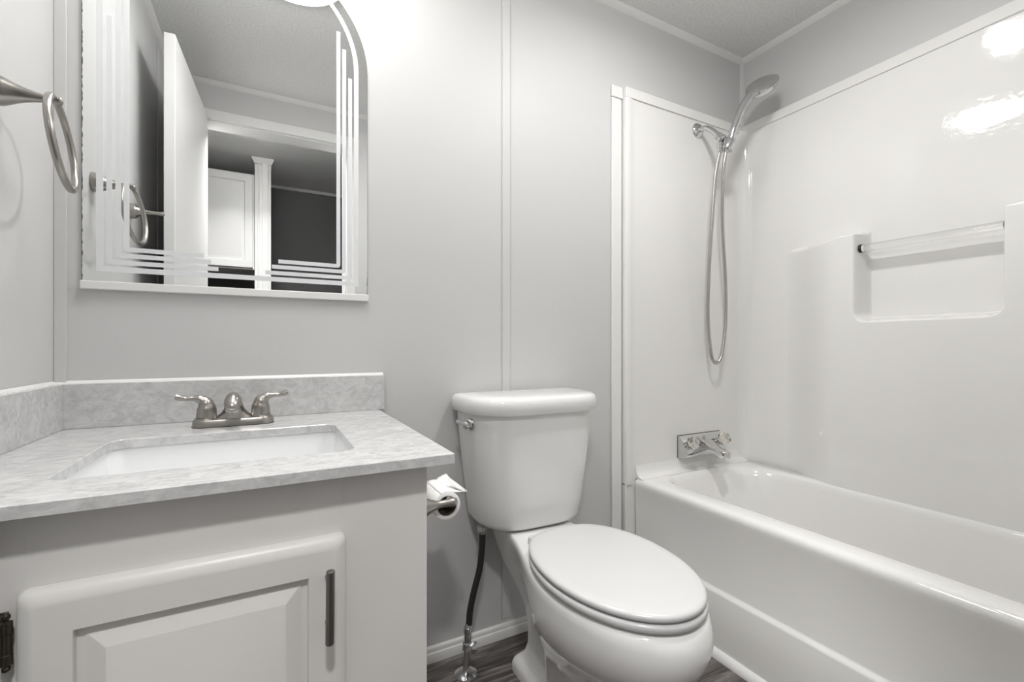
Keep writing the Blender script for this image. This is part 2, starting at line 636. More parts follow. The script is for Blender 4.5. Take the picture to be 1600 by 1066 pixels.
bm = bmesh.new()
oi, ii = 0.023, 0.0345
A = arch(MH - ii, MA - ii * 0.75, MZ0 + ii, MZS)
B = arch(MH - oi, MA - oi * 0.75, MZ0 + oi, MZS)
A.append(A[0])
B.append(B[0])
strip(bm, A, B)
obj('etched_border', bm, M['etch'], mir, smooth=False, label='wide etched white line following the mirror edge')
for ins, wd, top, end in ((0.0685, 0.0095, 1.717, 0.076), (0.0545, 0.0095, 1.675, 0.062), (0.0395, 0.0095, 1.603, 0.048)):
    for s in (-1, 1):
        bm = bmesh.new()
        X0 = MX + s * (MH - ins)
        X1 = MX + s * (MH - ins - wd)
        Z0, Z1 = MZ0 + ins, MZ0 + ins + wd
        r = 0.008
        o_, i_ = [(X0, top)], [(X1, top)]
        for k in range(7):
            a_ = pi / 2 * k / 6
            o_.append((X0 - s * r * (1 - cos(a_)), Z0 + r * (1 - sin(a_))))
            i_.append((X1, Z1) if k else (X1, Z1 + 0.0005))
        o_.append((MX + s * end, Z0))
        i_ = [(X1, top)] + [(X1 - s * 0.0001 * k, Z1 + 0.0001 * (6 - k)) for k in range(7)] + [(MX + s * end, Z1)]
        strip(bm, i_, o_)
        obj('etched_line', bm, M['etch'], mir, smooth=False)
obj('bottom_channel', box(MX - MH - 0.002, MX + MH + 0.002, -0.011, 0, MZ0 - 0.016, MZ0 + 0.002), M['plastic'], mir, bevel=0.002, label='white channel strip under the mirror')
for s in (-1, 1):
    bm = bmesh.new()
    x0 = MX + s * MH
    inner, outer = [], []
    for k in range(120):
        z = MZ0 + 0.003 + 0.585 * k / 119
        amt = 1.0 if s < 0 else max(0.12, 1 - (z - MZ0) / 0.09)
        outer.append((x0, z))
        inner.append((x0 - s * (0.0003 + amt * random.choice((0.0002, 0.0006, 0.0009, 0.0016))), z))
    strip(bm, inner, outer)
    obj('edge_wear', bm, M['mirror_edge'], mir, smooth=False, label='dark worn silvering along the mirror side edge')

# ------------------------------------------------------------------ vanity
CZ, CT = 0.730, 0.016
vx0, vx1 = XL + 0.001, 0.224
van = thing('vanity_cabinet', 'white painted vanity cabinet with one panelled door under the sink', 'cabinet', (-0.08, -0.3, 0))
FY = -0.545
bm = bmesh.new()
add_box(bm, vx0, vx1, FY + 0.018, -0.001, 0.08, CZ - CT - 0.16)
add_box(bm, vx0, vx0 + 0.016, FY + 0.018, -0.001, CZ - CT - 0.16, CZ - CT)
add_box(bm, vx1 - 0.016, vx1, FY + 0.018, -0.001, CZ - CT - 0.16, CZ - CT)
add_box(bm, vx0, vx1, FY + 0.06, -0.001, 0, 0.08)
obj('carcass', bm, M['cabinet'], van, bevel=0.0008)
sx0, sx1 = -0.246, 0.100
obj('stile', box(vx0, sx0, FY, FY + 0.018, 0.08, CZ - CT), M['cabinet'], van, bevel=0.0003)
obj('stile', box(sx1 - 0.006, vx1, FY, FY + 0.018, 0.08, CZ - CT), M['cabinet'], van, bevel=0.0003)
obj('rail', box(sx0, sx1 - 0.006, FY, FY + 0.018, 0.60, CZ - CT), M['cabinet'], van, bevel=0.0002)
obj('rail', box(sx0, sx1 - 0.006, FY, FY + 0.018, 0.08, 0.13), M['cabinet'], van, bevel=0.0002)
dx0, dx1, dz0, dz1 = -0.2500, 0.0985, 0.115, 0.6250
DY = -0.5645
rings = []
for ins, dep in ((0.0, FY - 0.0005 - DY), (0, 0.0125), (0.0006, 0.0095), (0.003, 0.0060), (0.0065, 0.0036), (0.0105, 0.0016), (0.0140, 0.0004), (0.0165, 0), (0.0178, 0), (0.0490, 0), (0.0500, 0), (0.0508, 0.0006), (0.0520, 0.0075), (0.0585, 0.0085), (0.061, 0.0075), (0.0785, 0.0012), (0.0795, 0.0008)):
    rq = 0.009 if ins < 0.0175 else 0.0078 if ins < 0.02 else 0.0012
    rings.append([(x, DY + dep, z) for x, z in rrect(dx0 + ins, dx1 - ins, dz0 + ins, dz1 - ins, rq, 5)])
vd = obj('door', loft(rings), M['cabinet'], van, ang=32)
hb = obj('handle', tube([(0.0725, -0.590, 0.4900), (0.0735, -0.590, 0.5905)], 0.0058, 20), M['dark_nickel'], vd, bevel=0.0008)
for z in (0.5080, 0.5720):
    obj('handle_post', tube([(0.073, DY + 0.001, z), (0.073, -0.588, z)], 0.0042, 14), M['dark_nickel'], hb)
hg = bmesh.new()
HXc, HZ0, HZ1 = -0.2590, 0.546, 0.600
add_lathe(hg, (HXc + 0.002, -0.5555, HZ0 - 0.006), (0, 0, 1), [(0.001, 0), (0.0035, 0.002), (0.0038, 0.005), (0.002, 0.008), (0.0055, 0.009), (0.0055, 0.020), (0.0048, 0.0205), (0.0048, 0.043), (0.0055, 0.0435), (0.0055, 0.055), (0.002, 0.057), (0.0038, 0.060), (0.0035, 0.063), (0.001, 0.065)], 18)
obj('hinge', hg, M['hinge'], van)
bm = box(HXc - 0.011, HXc + 0.001, FY - 0.0025, FY, HZ0 - 0.003, HZ1 + 0.003)
obj('hinge_leaf', bm, M['hinge'], van, bevel=0.001)
for z in (HZ0 + 0.002, HZ1 - 0.002):
    obj('hinge_screw', lathe((HXc - 0.006, FY - 0.0025, z), (0, -1, 0), [(0.003, 0), (0.0026, 0.0012), (0.0, 0.0016)], 12), M['hinge'], van)

# countertop with undermount sink
ct = thing('vanity_countertop', 'pale grey stone vanity countertop with undermount white sink', 'countertop', (-0.065, -0.3, CZ - CT))
cx0, cx1, cy0, cy1 = XL + 0.001, 0.259, -0.579, -0.001
ox0, ox1, oy0, oy1 = -0.252, 0.124, -0.480, -0.196
N = 9
inn = rrect(ox0, ox1, oy0, oy1, 0.022, N)


def outer_match(pts):
    out = []
    mcx, mcy = (ox0 + ox1) / 2, (oy0 + oy1) / 2
    corners = [(cx1, cy1), (cx0, cy1), (cx0, cy0), (cx1, cy0)]
    for i, p in enumerate(pts):
        c_ = corners[i // (N + 1)]
        k = i % (N + 1)
        h = N / 2
        # walk from mid-side to corner
        if i // (N + 1) in (0, 2):
            e = (c_[0], p[1]) if k < h else (p[0], c_[1])
        else:
            e = (p[0], c_[1]) if k < h else (c_[0], p[1])
        if k == N // 2:
            e = c_
        out.append(e)
    return out


out_ = outer_match(inn)
bm = bmesh.new()
zt, zb = CZ, CZ - CT
R = [[(x, y, zb) for x, y in inn], [(x, y, zt - 0.0012) for x, y in inn]]
e = 0.0012
inn2 = rrect(ox0 - e, ox1 + e, oy0 - e, oy1 + e, 0.0232, N)
R.append([(x, y, zt) for x, y in inn2])


def shrink(pts, d):
    mx_, my_ = (cx0 + cx1) / 2, (cy0 + cy1) / 2
    return [(x - d * (1 if x > cx1 - 1e-6 else -1 if x < cx0 + 1e-6 else 0), y - d * (1 if y > cy1 - 1e-6 else -1 if y < cy0 + 1e-6 else 0)) for x, y in pts]


R.append([(x, y, zt) for x, y in shrink(out_, 0.0015)])
R.append([(x, y, zt - 0.0015) for x, y in out_])
R.append([(x, y, zb) for x, y in out_])
R.append(R[0])
add_loft(bm, R, cap0=False, cap1=False)
bmesh.ops.remove_doubles(bm, verts=bm.verts, dist=1e-6)
obj('slab', bm, M['stone'], ct, ang=30)
obj('backsplash', box(cx0, 0.272, -0.0195, -0.0005, CZ, 0.8225), M['stone'], ct, bevel=0.0012)
obj('side_splash', box(cx0, cx0 + 0.0185, cy0 + 0.005, -0.02, CZ, 0.8225), M['stone'], ct, bevel=0.0012)
bm = prism([(-0.0005, 0.822), (-0.0060, 0.8224), (-0.0048, 0.8250), (-0.0005, 0.8285)], 'x', cx0, 0.271)
obj('caulk', bm, M['plastic'], ct, label='white caulk bead along the top of the backsplash')
bm = prism([(cx0, 0.822), (cx0 + 0.0060, 0.8224), (cx0 + 0.0048, 0.8250), (cx0, 0.8285)], 'y', cy0 + 0.006, -0.006)
obj('caulk', bm, M['plastic'], ct, label='white caulk bead along the top of the side splash')
rings = []
for z, g, r in ((CZ - CT - 0.0003, 0.016, 0.03), (CZ - CT - 0.0003, 0.004, 0.026), (CZ - CT - 0.012, 0.003, 0.026), (0.640, -0.006, 0.03), (0.612, -0.012, 0.035), (0.601, -0.022, 0.04), (0.596, -0.045, 0.05), (0.592, -0.10, 0.04)):
    rings.append([(x, y, z) for x, y in rrect(ox0 - g, ox1 + g, oy0 - g, oy1 + g, r, N)])
outr = [[(x, y, z) for x, y in rrect(ox0 - g, ox1 + g, oy0 - g, oy1 + g, r, N)] for z, g, r in ((0.582, -0.10, 0.04), (0.59, -0.02, 0.045), (0.63, 0.006, 0.04), (CZ - CT - 0.012, 0.016, 0.03))]
bm = bmesh.new()
add_loft(bm, outr + rings, cap0=True, cap1=True)
sk = obj('sink_basin', bm, M['sink'], ct, ang=60, label='white rectangular undermount sink basin')
obj('drain', lathe((-0.064, -0.335, 0.592), (0, 0, 1), [(0.022, -0.004), (0.022, 0.001), (0.018, 0.002), (0.016, 0.0), (0.015, 0.004), (0, 0.006)], 24), M['nickel'], sk)

# lavatory faucet
fx, fy = -0.0685, -0.104
fc = thing('sink_faucet', 'brushed nickel two-handle faucet behind the sink', 'faucet', (fx, fy, CZ))
bm = bmesh.new()
rg = lambda g, z: [(x, y, z) for x, y in rrect(fx - 0.076 + g, fx + 0.076 - g, fy - 0.026 + g, fy + 0.026 - g, 0.025 - g, 8)]
add_loft(bm, [rg(0, CZ + 0.0005), rg(0.0008, CZ + 0.012), rg(0.003, CZ + 0.0155), rg(0.008, CZ + 0.017)])
obj('base_plate', bm, M['nickel'], fc, ang=40)
obj('gasket', loft([rg(-0.001, CZ), rg(-0.001, CZ + 0.0012)]), M['rubber'], fc)
# spout: flared body rising and reaching forward
bm = bmesh.new()
rings = []
for (yy, zz, hw, hh, tilt) in ((fy + 0.002, CZ + 0.012, 0.047, 0.0235, 0), (fy + 0.001, CZ + 0.0175, 0.036, 0.023, 0), (fy - 0.001, CZ + 0.025, 0.0265, 0.0215, 6), (fy - 0.004, CZ + 0.034, 0.0195, 0.020, 16), (fy - 0.011, CZ + 0.045, 0.0160, 0.0195, 35), (fy - 0.024, CZ + 0.0535, 0.0150, 0.0190, 58), (fy - 0.040, CZ + 0.0555, 0.0154, 0.0180, 78), (fy - 0.053, CZ + 0.0525, 0.0155, 0.0165, 96), (fy - 0.064, CZ + 0.0470, 0.0140, 0.0130, 110), (fy - 0.071, CZ + 0.0425, 0.0100, 0.008, 118), (fy - 0.0740, CZ + 0.0405, 0.004, 0.0035, 122)):
    a_ = radians(tilt)
    # section plane: x axis and direction perpendicular to the spout's run
    dz, dy = sin(a_), cos(a_)
    rings.append([(fx + hw * cos(2 * pi * k / 28), yy + dy * hh * sin(2 * pi * k / 28), zz + dz * hh * sin(2 * pi * k / 28)) for k in range(28)])
add_loft(bm, rings)
sp = obj('spout', bm, M['nickel'], fc, ang=60)
obj('aerator', lathe((fx, fy - 0.052, CZ + 0.044), (0, -0.25, -1), [(0.0135, 0), (0.0135, 0.009), (0.012, 0.0105), (0.010, 0.0105), (0.009, 0.008), (0, 0.008)], 24), M['chrome'], sp)
obj('lift_rod', lathe((fx, fy + 0.019, CZ + 0.014), (0, 0, 1), [(0.002, 0), (0.002, 0.030), (0.0045, 0.033), (0.005, 0.037), (0.003, 0.041), (0, 0.042)], 14), M['nickel'], fc)
for s in (-1, 1):
    hx_ = fx + s * 0.0505
    obj('handle_collar', lathe((hx_, fy, CZ + 0.015), (0, 0, 1), [(0.0215, 0), (0.0205, 0.003), (0.0185, 0.004), (0.0160, 0.005)], 28), M['nickel'], fc)
    bm = bmesh.new()
    path = spline([(hx_, fy, CZ + 0.019), (hx_ - s * 0.0005, fy, CZ + 0.034), (hx_ + s * 0.002, fy, CZ + 0.048), (hx_ + s * 0.011, fy - 0.001, CZ + 0.0575), (hx_ + s * 0.024, fy - 0.003, CZ + 0.0605), (hx_ + s * 0.037, fy - 0.004, CZ + 0.061), (hx_ + s * 0.047, fy - 0.005, CZ + 0.0635), (hx_ + s * 0.054, fy - 0.005, CZ + 0.066)], 6)
    rad = lerp_list([0.0188, 0.0182, 0.0150, 0.0092, 0.0052, 0.0046, 0.0060, 0.0062], len(path))
    rad[-1] = 0.003
    add_tube(bm, path, rad, 20)
    obj('lever_handle', bm, M['nickel'], fc, ang=70)

# ------------------------------------------------------------------ towel ring and wall hook (left wall)


def cone_post(o, d, ln):
    return lathe(o, d, [(0.0235, 0), (0.024, 0.003), (0.0225, 0.012), (0.0195, 0.019), (0.0155, 0.027), (0.0115, 0.038), (0.0083, 0.050), (0.0065, 0.060), (0.0058, ln - 0.012), (0.0062, ln - 0.006), (0.0068, ln), (0.006, ln + 0.004), (0.003, ln + 0.0065), (0, ln + 0.007)], 28)


RY, RZ = -0.236, 1.308
tr = thing('towel_ring', 'brushed nickel towel ring on the wall left of the mirror', 'towel ring', (XL, RY, RZ))
obj('post', cone_post((XL, RY, RZ), (1, 0, 0), 0.078), M['nickel'], tr)
rx = XL + 0.074
top = Vector((rx, RY, RZ + 0.002))
rad_ = 0.073
dn = Vector((0.125, 0.02, -1)).normalized()
lat = Vector((-0.10, 1, 0.0))
lat = (lat - dn * lat.dot(dn)).normalized()
cen = top + dn * rad_
pts = [cen - dn * rad_ * cos(t) + lat * rad_ * sin(t) for t in [2 * pi * k / 64 for k in range(64)]]
obj('ring', tube(pts, 0.0055, 14, closed=True), M['nickel'], tr)
hk = thing('wall_hook', 'brushed nickel hook post beside the open door, seen in the mirror', 'hook', (XL, -0.576, 1.326))
obj('base', lathe((XL, -0.576, 1.326), (1, 0, 0), [(0.0235, 0), (0.024, 0.003), (0.0225, 0.016), (0.019, 0.019)], 28), M['nickel'], hk)
obj('post', lathe((XL, -0.576, 1.326), (1, 0, 0), [(0.0165, 0.018), (0.012, 0.027), (0.0085, 0.038), (0.0063, 0.055), (0.0058, 0.066), (0.0068, 0.080), (0.0072, 0.084), (0.004, 0.089), (0, 0.09)], 28), M['nickel'], hk)

# ------------------------------------------------------------------ toilet
TX = 0.671
TROT = radians(1.6)
toi = thing('toilet', 'white two-piece toilet with closed lid between vanity and bathtub', 'toilet', (TX, 0, 0))


def T(x, d, z):
    c_, s_ = cos(TROT), sin(TROT)
    return (TX + x * c_ - d * s_, -(d * c_ + x * s_), z)


def body_ring(z, wd, df, dm, wb, db, ds=None, nexp=2.1, n=26, rc=0.02):
    """outline with a broad egg front and a narrower deck behind"""
    ds = ds if ds is not None else db + 0.11
    side = []
    # from front tip to dm
    for k in range(n + 1):
        t = pi / 2 * k / n
        side.append((wd * pw(sin(t), 2 / nexp), dm + (df - dm) * pw(cos(t), 2 / nexp)))
    m = 14
    for k in range(1, m + 1):
        t = k / m
        d = dm + (ds - dm) * t
        sm = t * t * (3 - 2 * t)
        side.append((wd + (wb - wd) * sm, d))
    side.append((wb, (ds + db) / 2))
    for k in range(7):
        a_ = pi / 2 * k / 6
        side.append((wb - rc + rc * cos(a_), db + rc - rc * sin(a_)))
    pts = side + [(-x, d) for x, d in reversed(side[1:])]
    return [T(x, d, z) for x, d in pts]


rings = [
    body_ring(0.000, 0.076, 0.47, 0.33, 0.073, 0.130),
    body_ring(0.020, 0.076, 0.47, 0.33, 0.073, 0.130),
    body_ring(0.032, 0.072, 0.465, 0.33, 0.069, 0.135),
    body_ring(0.040, 0.067, 0.457, 0.33, 0.060, 0.142),
    body_ring(0.052, 0.064, 0.452, 0.33, 0.044, 0.150),
    body_ring(0.080, 0.066, 0.452, 0.33, 0.036, 0.155),
    body_ring(0.130, 0.072, 0.468, 0.33, 0.036, 0.155),
    body_ring(0.180, 0.088, 0.515, 0.35, 0.042, 0.145),
    body_ring(0.215, 0.109, 0.575, 0.38, 0.052, 0.128),
    body_ring(0.245, 0.124, 0.632, 0.40, 0.062, 0.104),
    body_ring(0.272, 0.140, 0.672, 0.42, 0.073, 0.086),
    body_ring(0.300, 0.151, 0.698, 0.44, 0.080, 0.068),
    body_ring(0.325, 0.154, 0.712, 0.45, 0.086, 0.055),
    body_ring(0.348, 0.156, 0.717, 0.455, 0.090, 0.045),
    body_ring(0.368, 0.155, 0.714, 0.46, 0.094, 0.040),
    body_ring(0.384, 0.156, 0.708, 0.46, 0.096, 0.037),
    body_ring(0.393, 0.151, 0.700, 0.46, 0.095, 0.038),
    body_ring(0.3965, 0.144, 0.690, 0.46, 0.091, 0.042),
]
obj('bowl', loft(rings), M['porcelain'], toi, ang=80)
for s in (-1, 1):
    obj('bolt_cap', lathe(T(s * 0.070, 0.30, 0.036), (0, 0, 1), [(0.014, -0.006), (0.014, 0.004), (0.011, 0.011), (0.005, 0.014), (0, 0.0145)], 20), M['porcelain'], toi)


def seat_ring(z, wd, df, db, dm, flat, n=40):
    """egg with a blunt back of half width flat"""
    side = []
    for k in range(n + 1):
        t = pi / 2 * k / n
        side.append((wd * sin(t), dm + (df - dm) * cos(t)))
    for k in range(1, n + 1):
        t = pi / 2 * k / n
        c_ = cos(t)
        x = wd * pw(cos(t), 0.72)
        d = dm - (dm - db) * sin(t)
        if x < flat:
            x = flat * max(0, 1 - (1 - x / flat))
        side.append((x, d))
    side[-1] = (0, db)
    pts = side[:-1] + [(0, db)] + [(-x, d) for x, d in reversed(side[1:-1])]
    return [T(x, d, z) for x, d in pts]


def plate(z0, z1, wd, df, db, dm, round_=0.004):
    g = round_
    f = lambda z, i: seat_ring(z, wd - i, df - i, db + i, dm, 0.07)
    return loft([f(z0, g * 0.6), f(z0 + g * 0.5, 0), f(z1 - g, 0), f(z1 - g * 0.4, g * 0.35), f(z1, g * 1.3), f(z1 + 0.0012, g * 4)])


obj('seat', plate(0.3995, 0.415, 0.157, 0.704, 0.276, 0.475, 0.005), M['seat'], toi, ang=60)
obj('seat_lid', plate(0.4175, 0.432, 0.155, 0.702, 0.270, 0.475, 0.006), M['seat'], toi, ang=60)
for s in (-1, 1):
    obj('hinge_cap', lathe(T(s * 0.070, 0.262, 0.3955), (0, 0, 1), [(0.014, 0), (0.014, 0.012), (0.011, 0.017), (0, 0.018)], 20), M['seat'], toi)


def tank_ring(z, w_, d0, d1, nexp=3.6, n=22):
    """flat back at d0, bowed front reaching d1"""
    side = []
    for k in range(n + 1):
        t = pi / 2 * k / n
        side.append((w_ * pw(sin(t), 2 / nexp), d0 + 0.02 + (d1 - d0 - 0.02) * pw(cos(t), 2 / 3.4)))
    for k in range(1, 6):
        a_ = pi / 2 * k / 5
        side.append((w_ - 0.02 + 0.02 * cos(a_), d0 + 0.02 - 0.02 * sin(a_)))
    pts = side + [(-x, d) for x, d in reversed(side[1:])]
    return [T(x, d, z) for x, d in pts]


rings = [tank_ring(z, w_, 0.018, d1 + 0.009) for z, w_, d1 in ((0.398, 0.128, 0.160), (0.3995, 0.146, 0.178), (0.406, 0.155, 0.188), (0.418, 0.160, 0.193), (0.47, 0.168, 0.199), (0.55, 0.178, 0.206), (0.63, 0.187, 0.212), (0.7185, 0.195, 0.217))]
obj('tank', loft(rings), M['porcelain'], toi, ang=60)
rings = [tank_ring(z + 0.002, w_, d0, d1 + 0.009) for z, w_, d0, d1 in ((0.7165, 0.200, 0.012, 0.222), (0.716, 0.205, 0.010, 0.227), (0.7185, 0.208, 0.010, 0.230), (0.744, 0.2085, 0.010, 0.231), (0.754, 0.206, 0.011, 0.229), (0.760, 0.200, 0.016, 0.223), (0.763, 0.190, 0.025, 0.213), (0.7645, 0.15, 0.05, 0.175))]
obj('tank_lid', loft(rings), M['porcelain'], toi, ang=60)
# flush lever on the front left of the tank
lv = T(-0.190, 0.130, 0.690)
ld = Vector((-1, -0.55, 0)).normalized()
fl = obj('flush_lever', lathe(lv, ld, [(0.016, -0.012), (0.016, 0.004), (0.013, 0.008), (0.009, 0.010), (0.009, 0.014), (0.0115, 0.016), (0.0105, 0.023), (0.005, 0.027), (0, 0.028)], 24), M['chrome'], toi)
lv = Vector(lv) + ld * 0.019
p_ = spline([lv, lv + Vector((-0.004, 0.010, 0.002)), lv + Vector((-0.008, 0.024, 0.004)), lv + Vector((-0.010, 0.036, 0.005))], 6)
obj('lever_arm', tube(p_, lerp_list([0.0070, 0.0058, 0.0054, 0.0056], len(p_)), 14), M['chrome'], fl)

# water supply under the tank
wsx, wsy = 0.474, -0.098
sup = thing('supply_line', 'dark braided water supply hose with chrome floor valve left of toilet', 'supply line', (wsx, wsy, 0))
obj('floor_flange', lathe((wsx, wsy, 0), (0, 0, 1), [(0.032, 0), (0.031, 0.003), (0.022, 0.008), (0.013, 0.011), (0.011, 0.011)], 32), M['chrome'], sup)
obj('riser_pipe', tube([(wsx, wsy, 0.004), (wsx + 0.004, wsy, 0.075)], 0.0085, 18), M['chrome_dull'], sup)
vb = obj('valve_body', lathe((wsx + 0.004, wsy, 0.066), (0.05, 0, 1), [(0.011, 0), (0.013, 0.003), (0.013, 0.018), (0.010, 0.022), (0.010, 0.046), (0.012, 0.048), (0.012, 0.060), (0.009, 0.064), (0.007, 0.072)], 20), M['chrome'], sup)
obj('valve_handle', lathe((wsx + 0.004, wsy - 0.010, 0.084), (0.35, -1, 0.05), [(0.005, 0), (0.005, 0.012), (0.014, 0.014), (0.016, 0.018), (0.014, 0.024), (0.006, 0.026), (0, 0.026)], 8), M['chrome'], vb)
hp = spline([(wsx + 0.010, wsy, 0.134), (wsx + 0.013, wsy, 0.17), (wsx + 0.024, wsy - 0.001, 0.22), (wsx + 0.040, wsy - 0.003, 0.28), (wsx + 0.047, wsy - 0.004, 0.335), (wsx + 0.048, wsy - 0.005, 0.384)], 8)
obj('braided_hose', tube(hp, 0.0088, 16), M['black_hose'], sup)
obj('tank_nut', lathe((wsx + 0.048, wsy - 0.005, 0.378), (0, 0, 1), [(0.009, 0), (0.009, 0.006), (0.014, 0.009), (0.014, 0.0205)], 10), M['chrome_dull'], sup)

# ------------------------------------------------------------------ toilet paper
TZ, TPX = 0.571, 0.322
y_f, y_b = -0.352, -0.232
tp = thing('toilet_paper_holder', 'brushed nickel paper holder on the side of the vanity', 'toilet paper holder', (0.224, -0.29, TZ))
for yy in (y_f, y_b):
    obj('arm', lathe((0.2245, yy, TZ - 0.002), (1, 0, 0.012), [(0.029, 0), (0.0285, 0.010), (0.0265, 0.028), (0.0235, 0.044), (0.0185, 0.058), (0.0125, 0.070), (0.0085, 0.082), (0.0075, 0.092), (0.0082, 0.103), (0.0092, 0.113), (0.0090, 0.120), (0.0065, 0.125), (0, 0.127)], 28), M['nickel'], tp, ang=70)
obj('roller', tube([(TPX + 0.012, y_f + 0.002, TZ + 0.002), (TPX + 0.012, y_b - 0.002, TZ + 0.002)], 0.0075, 18), M['chrome'], tp)
rl = thing('toilet_paper_roll', 'white toilet paper roll with loose end on the nickel holder', 'toilet paper', (TPX, -0.292, TZ - 0.032))
RO, RI = 0.0300, 0.0212
rc = Vector((TPX + 0.010, 0, TZ + 0.002 + 0.0075 - 0.0201))
bm = bmesh.new()
n = 40
sec = [(RI, -0.342), (RO - 0.001, -0.342), (RO, -0.341), (RO, -0.243), (RO - 0.001, -0.242), (RI, -0.242)]
vs = [[bm.verts.new((rc.x + r * cos(2 * pi * k / n), y, rc.z + r * sin(2 * pi * k / n))) for k in range(n)] for r, y in sec]
for a_ in range(len(sec)):
    b_ = (a_ + 1) % len(sec)
    if a_ == len(sec) - 1:
        continue
    for k in range(n):
        j = (k + 1) % n
        bm.faces.new((vs[a_][k], vs[a_][j], vs[b_][j], vs[b_][k]))
obj('paper', bm, M['paper'], rl, ang=50)
bm = bmesh.new()
sec = [(RI, -0.3425), (RI, -0.2415), (RI - 0.0012, -0.2415), (RI - 0.0012, -0.3425), (RI, -0.3425)]
vs = [[bm.verts.new((rc.x + r * cos(2 * pi * k / n), y, rc.z + r * sin(2 * pi * k / n))) for k in range(n)] for r, y in sec[:4]]
for a_ in range(4):
    b_ = (a_ + 1) % 4
    for k in range(n):
        j = (k + 1) % n
        bm.faces.new((vs[a_][k], vs[a_][j], vs[b_][j], vs[b_][k]))
obj('core', bm, M['card'], rl, ang=50, label='cardboard core')
# loose end leaving the top of the roll towards the tank, folded back on itself
bm = bmesh.new()
prof = []
for k in range(7):
    a_ = radians(118 - 9 * k)
    prof.append((rc.x + (RO + 0.0006) * cos(a_), rc.z + (RO + 0.0006) * sin(a_)))
prof += [(rc.x + 0.022, rc.z + 0.0265), (rc.x + 0.034, rc.z + 0.0255), (rc.x + 0.046, rc.z + 0.0240)]
grid = []
for j in range(9):
    v = j / 8
    yy = -0.3415 + 0.099 * v
    row = []
    for i, (x, z) in enumerate(prof):
        t = max(0, (i - 5) / 4)
        row.append(bm.verts.new((x - t * 0.012 * v, yy + 0.006 * t * sin(3 * v), z + t * 0.016 * v * v)))
    grid.append(row)
for j in range(8):
    for i in range(len(prof) - 1):
        bm.faces.new((grid[j][i], grid[j][i + 1], grid[j + 1][i + 1], grid[j + 1][i]))
o = obj('loose_sheet', bm, M['paper'], rl)
sm = o.modifiers.new('thick', 'SOLIDIFY')
sm.thickness = 0.0008
bm = bmesh.new()
P = [(rc.x + 0.016, -0.305, rc.z + 0.046), (rc.x + 0.023, -0.298, rc.z + 0.0455), (rc.x + 0.047, -0.338, rc.z + 0.0248), (rc.x + 0.036, -0.341, rc.z + 0.0265), (rc.x + 0.024, -0.330, rc.z + 0.034)]
vv = [bm.verts.new(p) for p in P]
bm.faces.new((vv[0], vv[1], vv[4]))
bm.faces.new((vv[1], vv[2], vv[4]))
bm.faces.new((vv[2], vv[3], vv[4]))
o = obj('folded_corner', bm, M['paper'], rl)
sm = o.modifiers.new('thick', 'SOLIDIFY')
sm.thickness = 0.0015

# ------------------------------------------------------------------ bathtub and surround
tubt = thing('bathtub', 'off-white bathtub with stepped apron along the right wall', 'bathtub', (1.45, -0.62, 0))
N = 12
rings = []
PX = 1.755


def tr_(x0, x1, y0, y1, r, z):
    return [(x, y, z) for x, y in rrect(x0, x1, y0, y1, r, N)]


YE = YF + 0.003
yb_ = -0.024
rings += [
    tr_(1.148, PX, YE, yb_, 0.004, 0.0),
    tr_(1.148, PX, YE, yb_, 0.004, 0.176),
    tr_(1.151, PX, YE, yb_, 0.004, 0.1825),
    tr_(1.158, PX, YE, yb_, 0.004, 0.1865),
    tr_(1.1605, PX, YE, yb_, 0.004, 0.192),
    tr_(1.1575, PX, YE, yb_, 0.004, 0.370),
    tr_(1.1560, PX, YE, yb_, 0.004, 0.395),
    tr_(1.1555, PX, YE, yb_, 0.004, 0.405),
    tr_(1.1565, PX, YE, yb_, 0.005, 0.413),
    tr_(1.1600, PX, YE, yb_, 0.007, 0.4195),
    tr_(1.1665, PX, YE, yb_, 0.010, 0.4240),
    tr_(1.176, PX, YE + .004, yb_ - .004, 0.02, 0.426),
]
for x0, x1, y0, y1, r, z in ((1.222, 1.694, -1.19, -0.052, (0.20, 0.09, 0.12, 0.12), 0.4255), (1.232, 1.690, -1.185, -0.058, (0.20, 0.09, 0.12, 0.12), 0.423), (1.240, 1.686, -1.18, -0.066, (0.20, 0.10, 0.12, 0.12), 0.416), (1.247, 1.682, -1.175, -0.075, (0.20, 0.11, 0.13, 0.13), 0.400), (1.262, 1.672, -1.14, -0.105, (0.19, 0.13, 0.15, 0.15), 0.30), (1.282, 1.655, -1.09, -0.140, (0.17, 0.14, 0.16, 0.16), 0.18), (1.300, 1.640, -1.06, -0.165, 0.15, 0.11), (1.325, 1.615, -1.02, -0.20, 0.13, 0.075), (1.38, 1.56, -0.95, -0.27, 0.08, 0.066)):
    rings.append(tr_(x0, x1, y0, y1, r, z))
obj('tub_shell', loft(rings), M['gelcoat'], tubt, ang=80)
obj('drain', lathe((1.47, -0.30, 0.066), (0, 0, 1), [(0.03, -0.002), (0.03, 0.002), (0.02, 0.003), (0, 0.001)], 24), M['chrome'], tubt)
bm = prism([(1.1475, 0.0), (1.130, 0.0), (1.1305, 0.006), (1.134, 0.014), (1.140, 0.020), (1.1475, 0.0225)], 'y', YE, -0.325)
struct('trim_12', bm, M['trim'], 'white quarter-round strip on the floor along the tub', 'trim')

sur = thing('tub_surround', 'glossy off-white tub surround with moulded soap niche', 'tub surround', (1.5, -0.6, 0.42))
YP, XP, ZP = -0.020, 1.770, 1.800


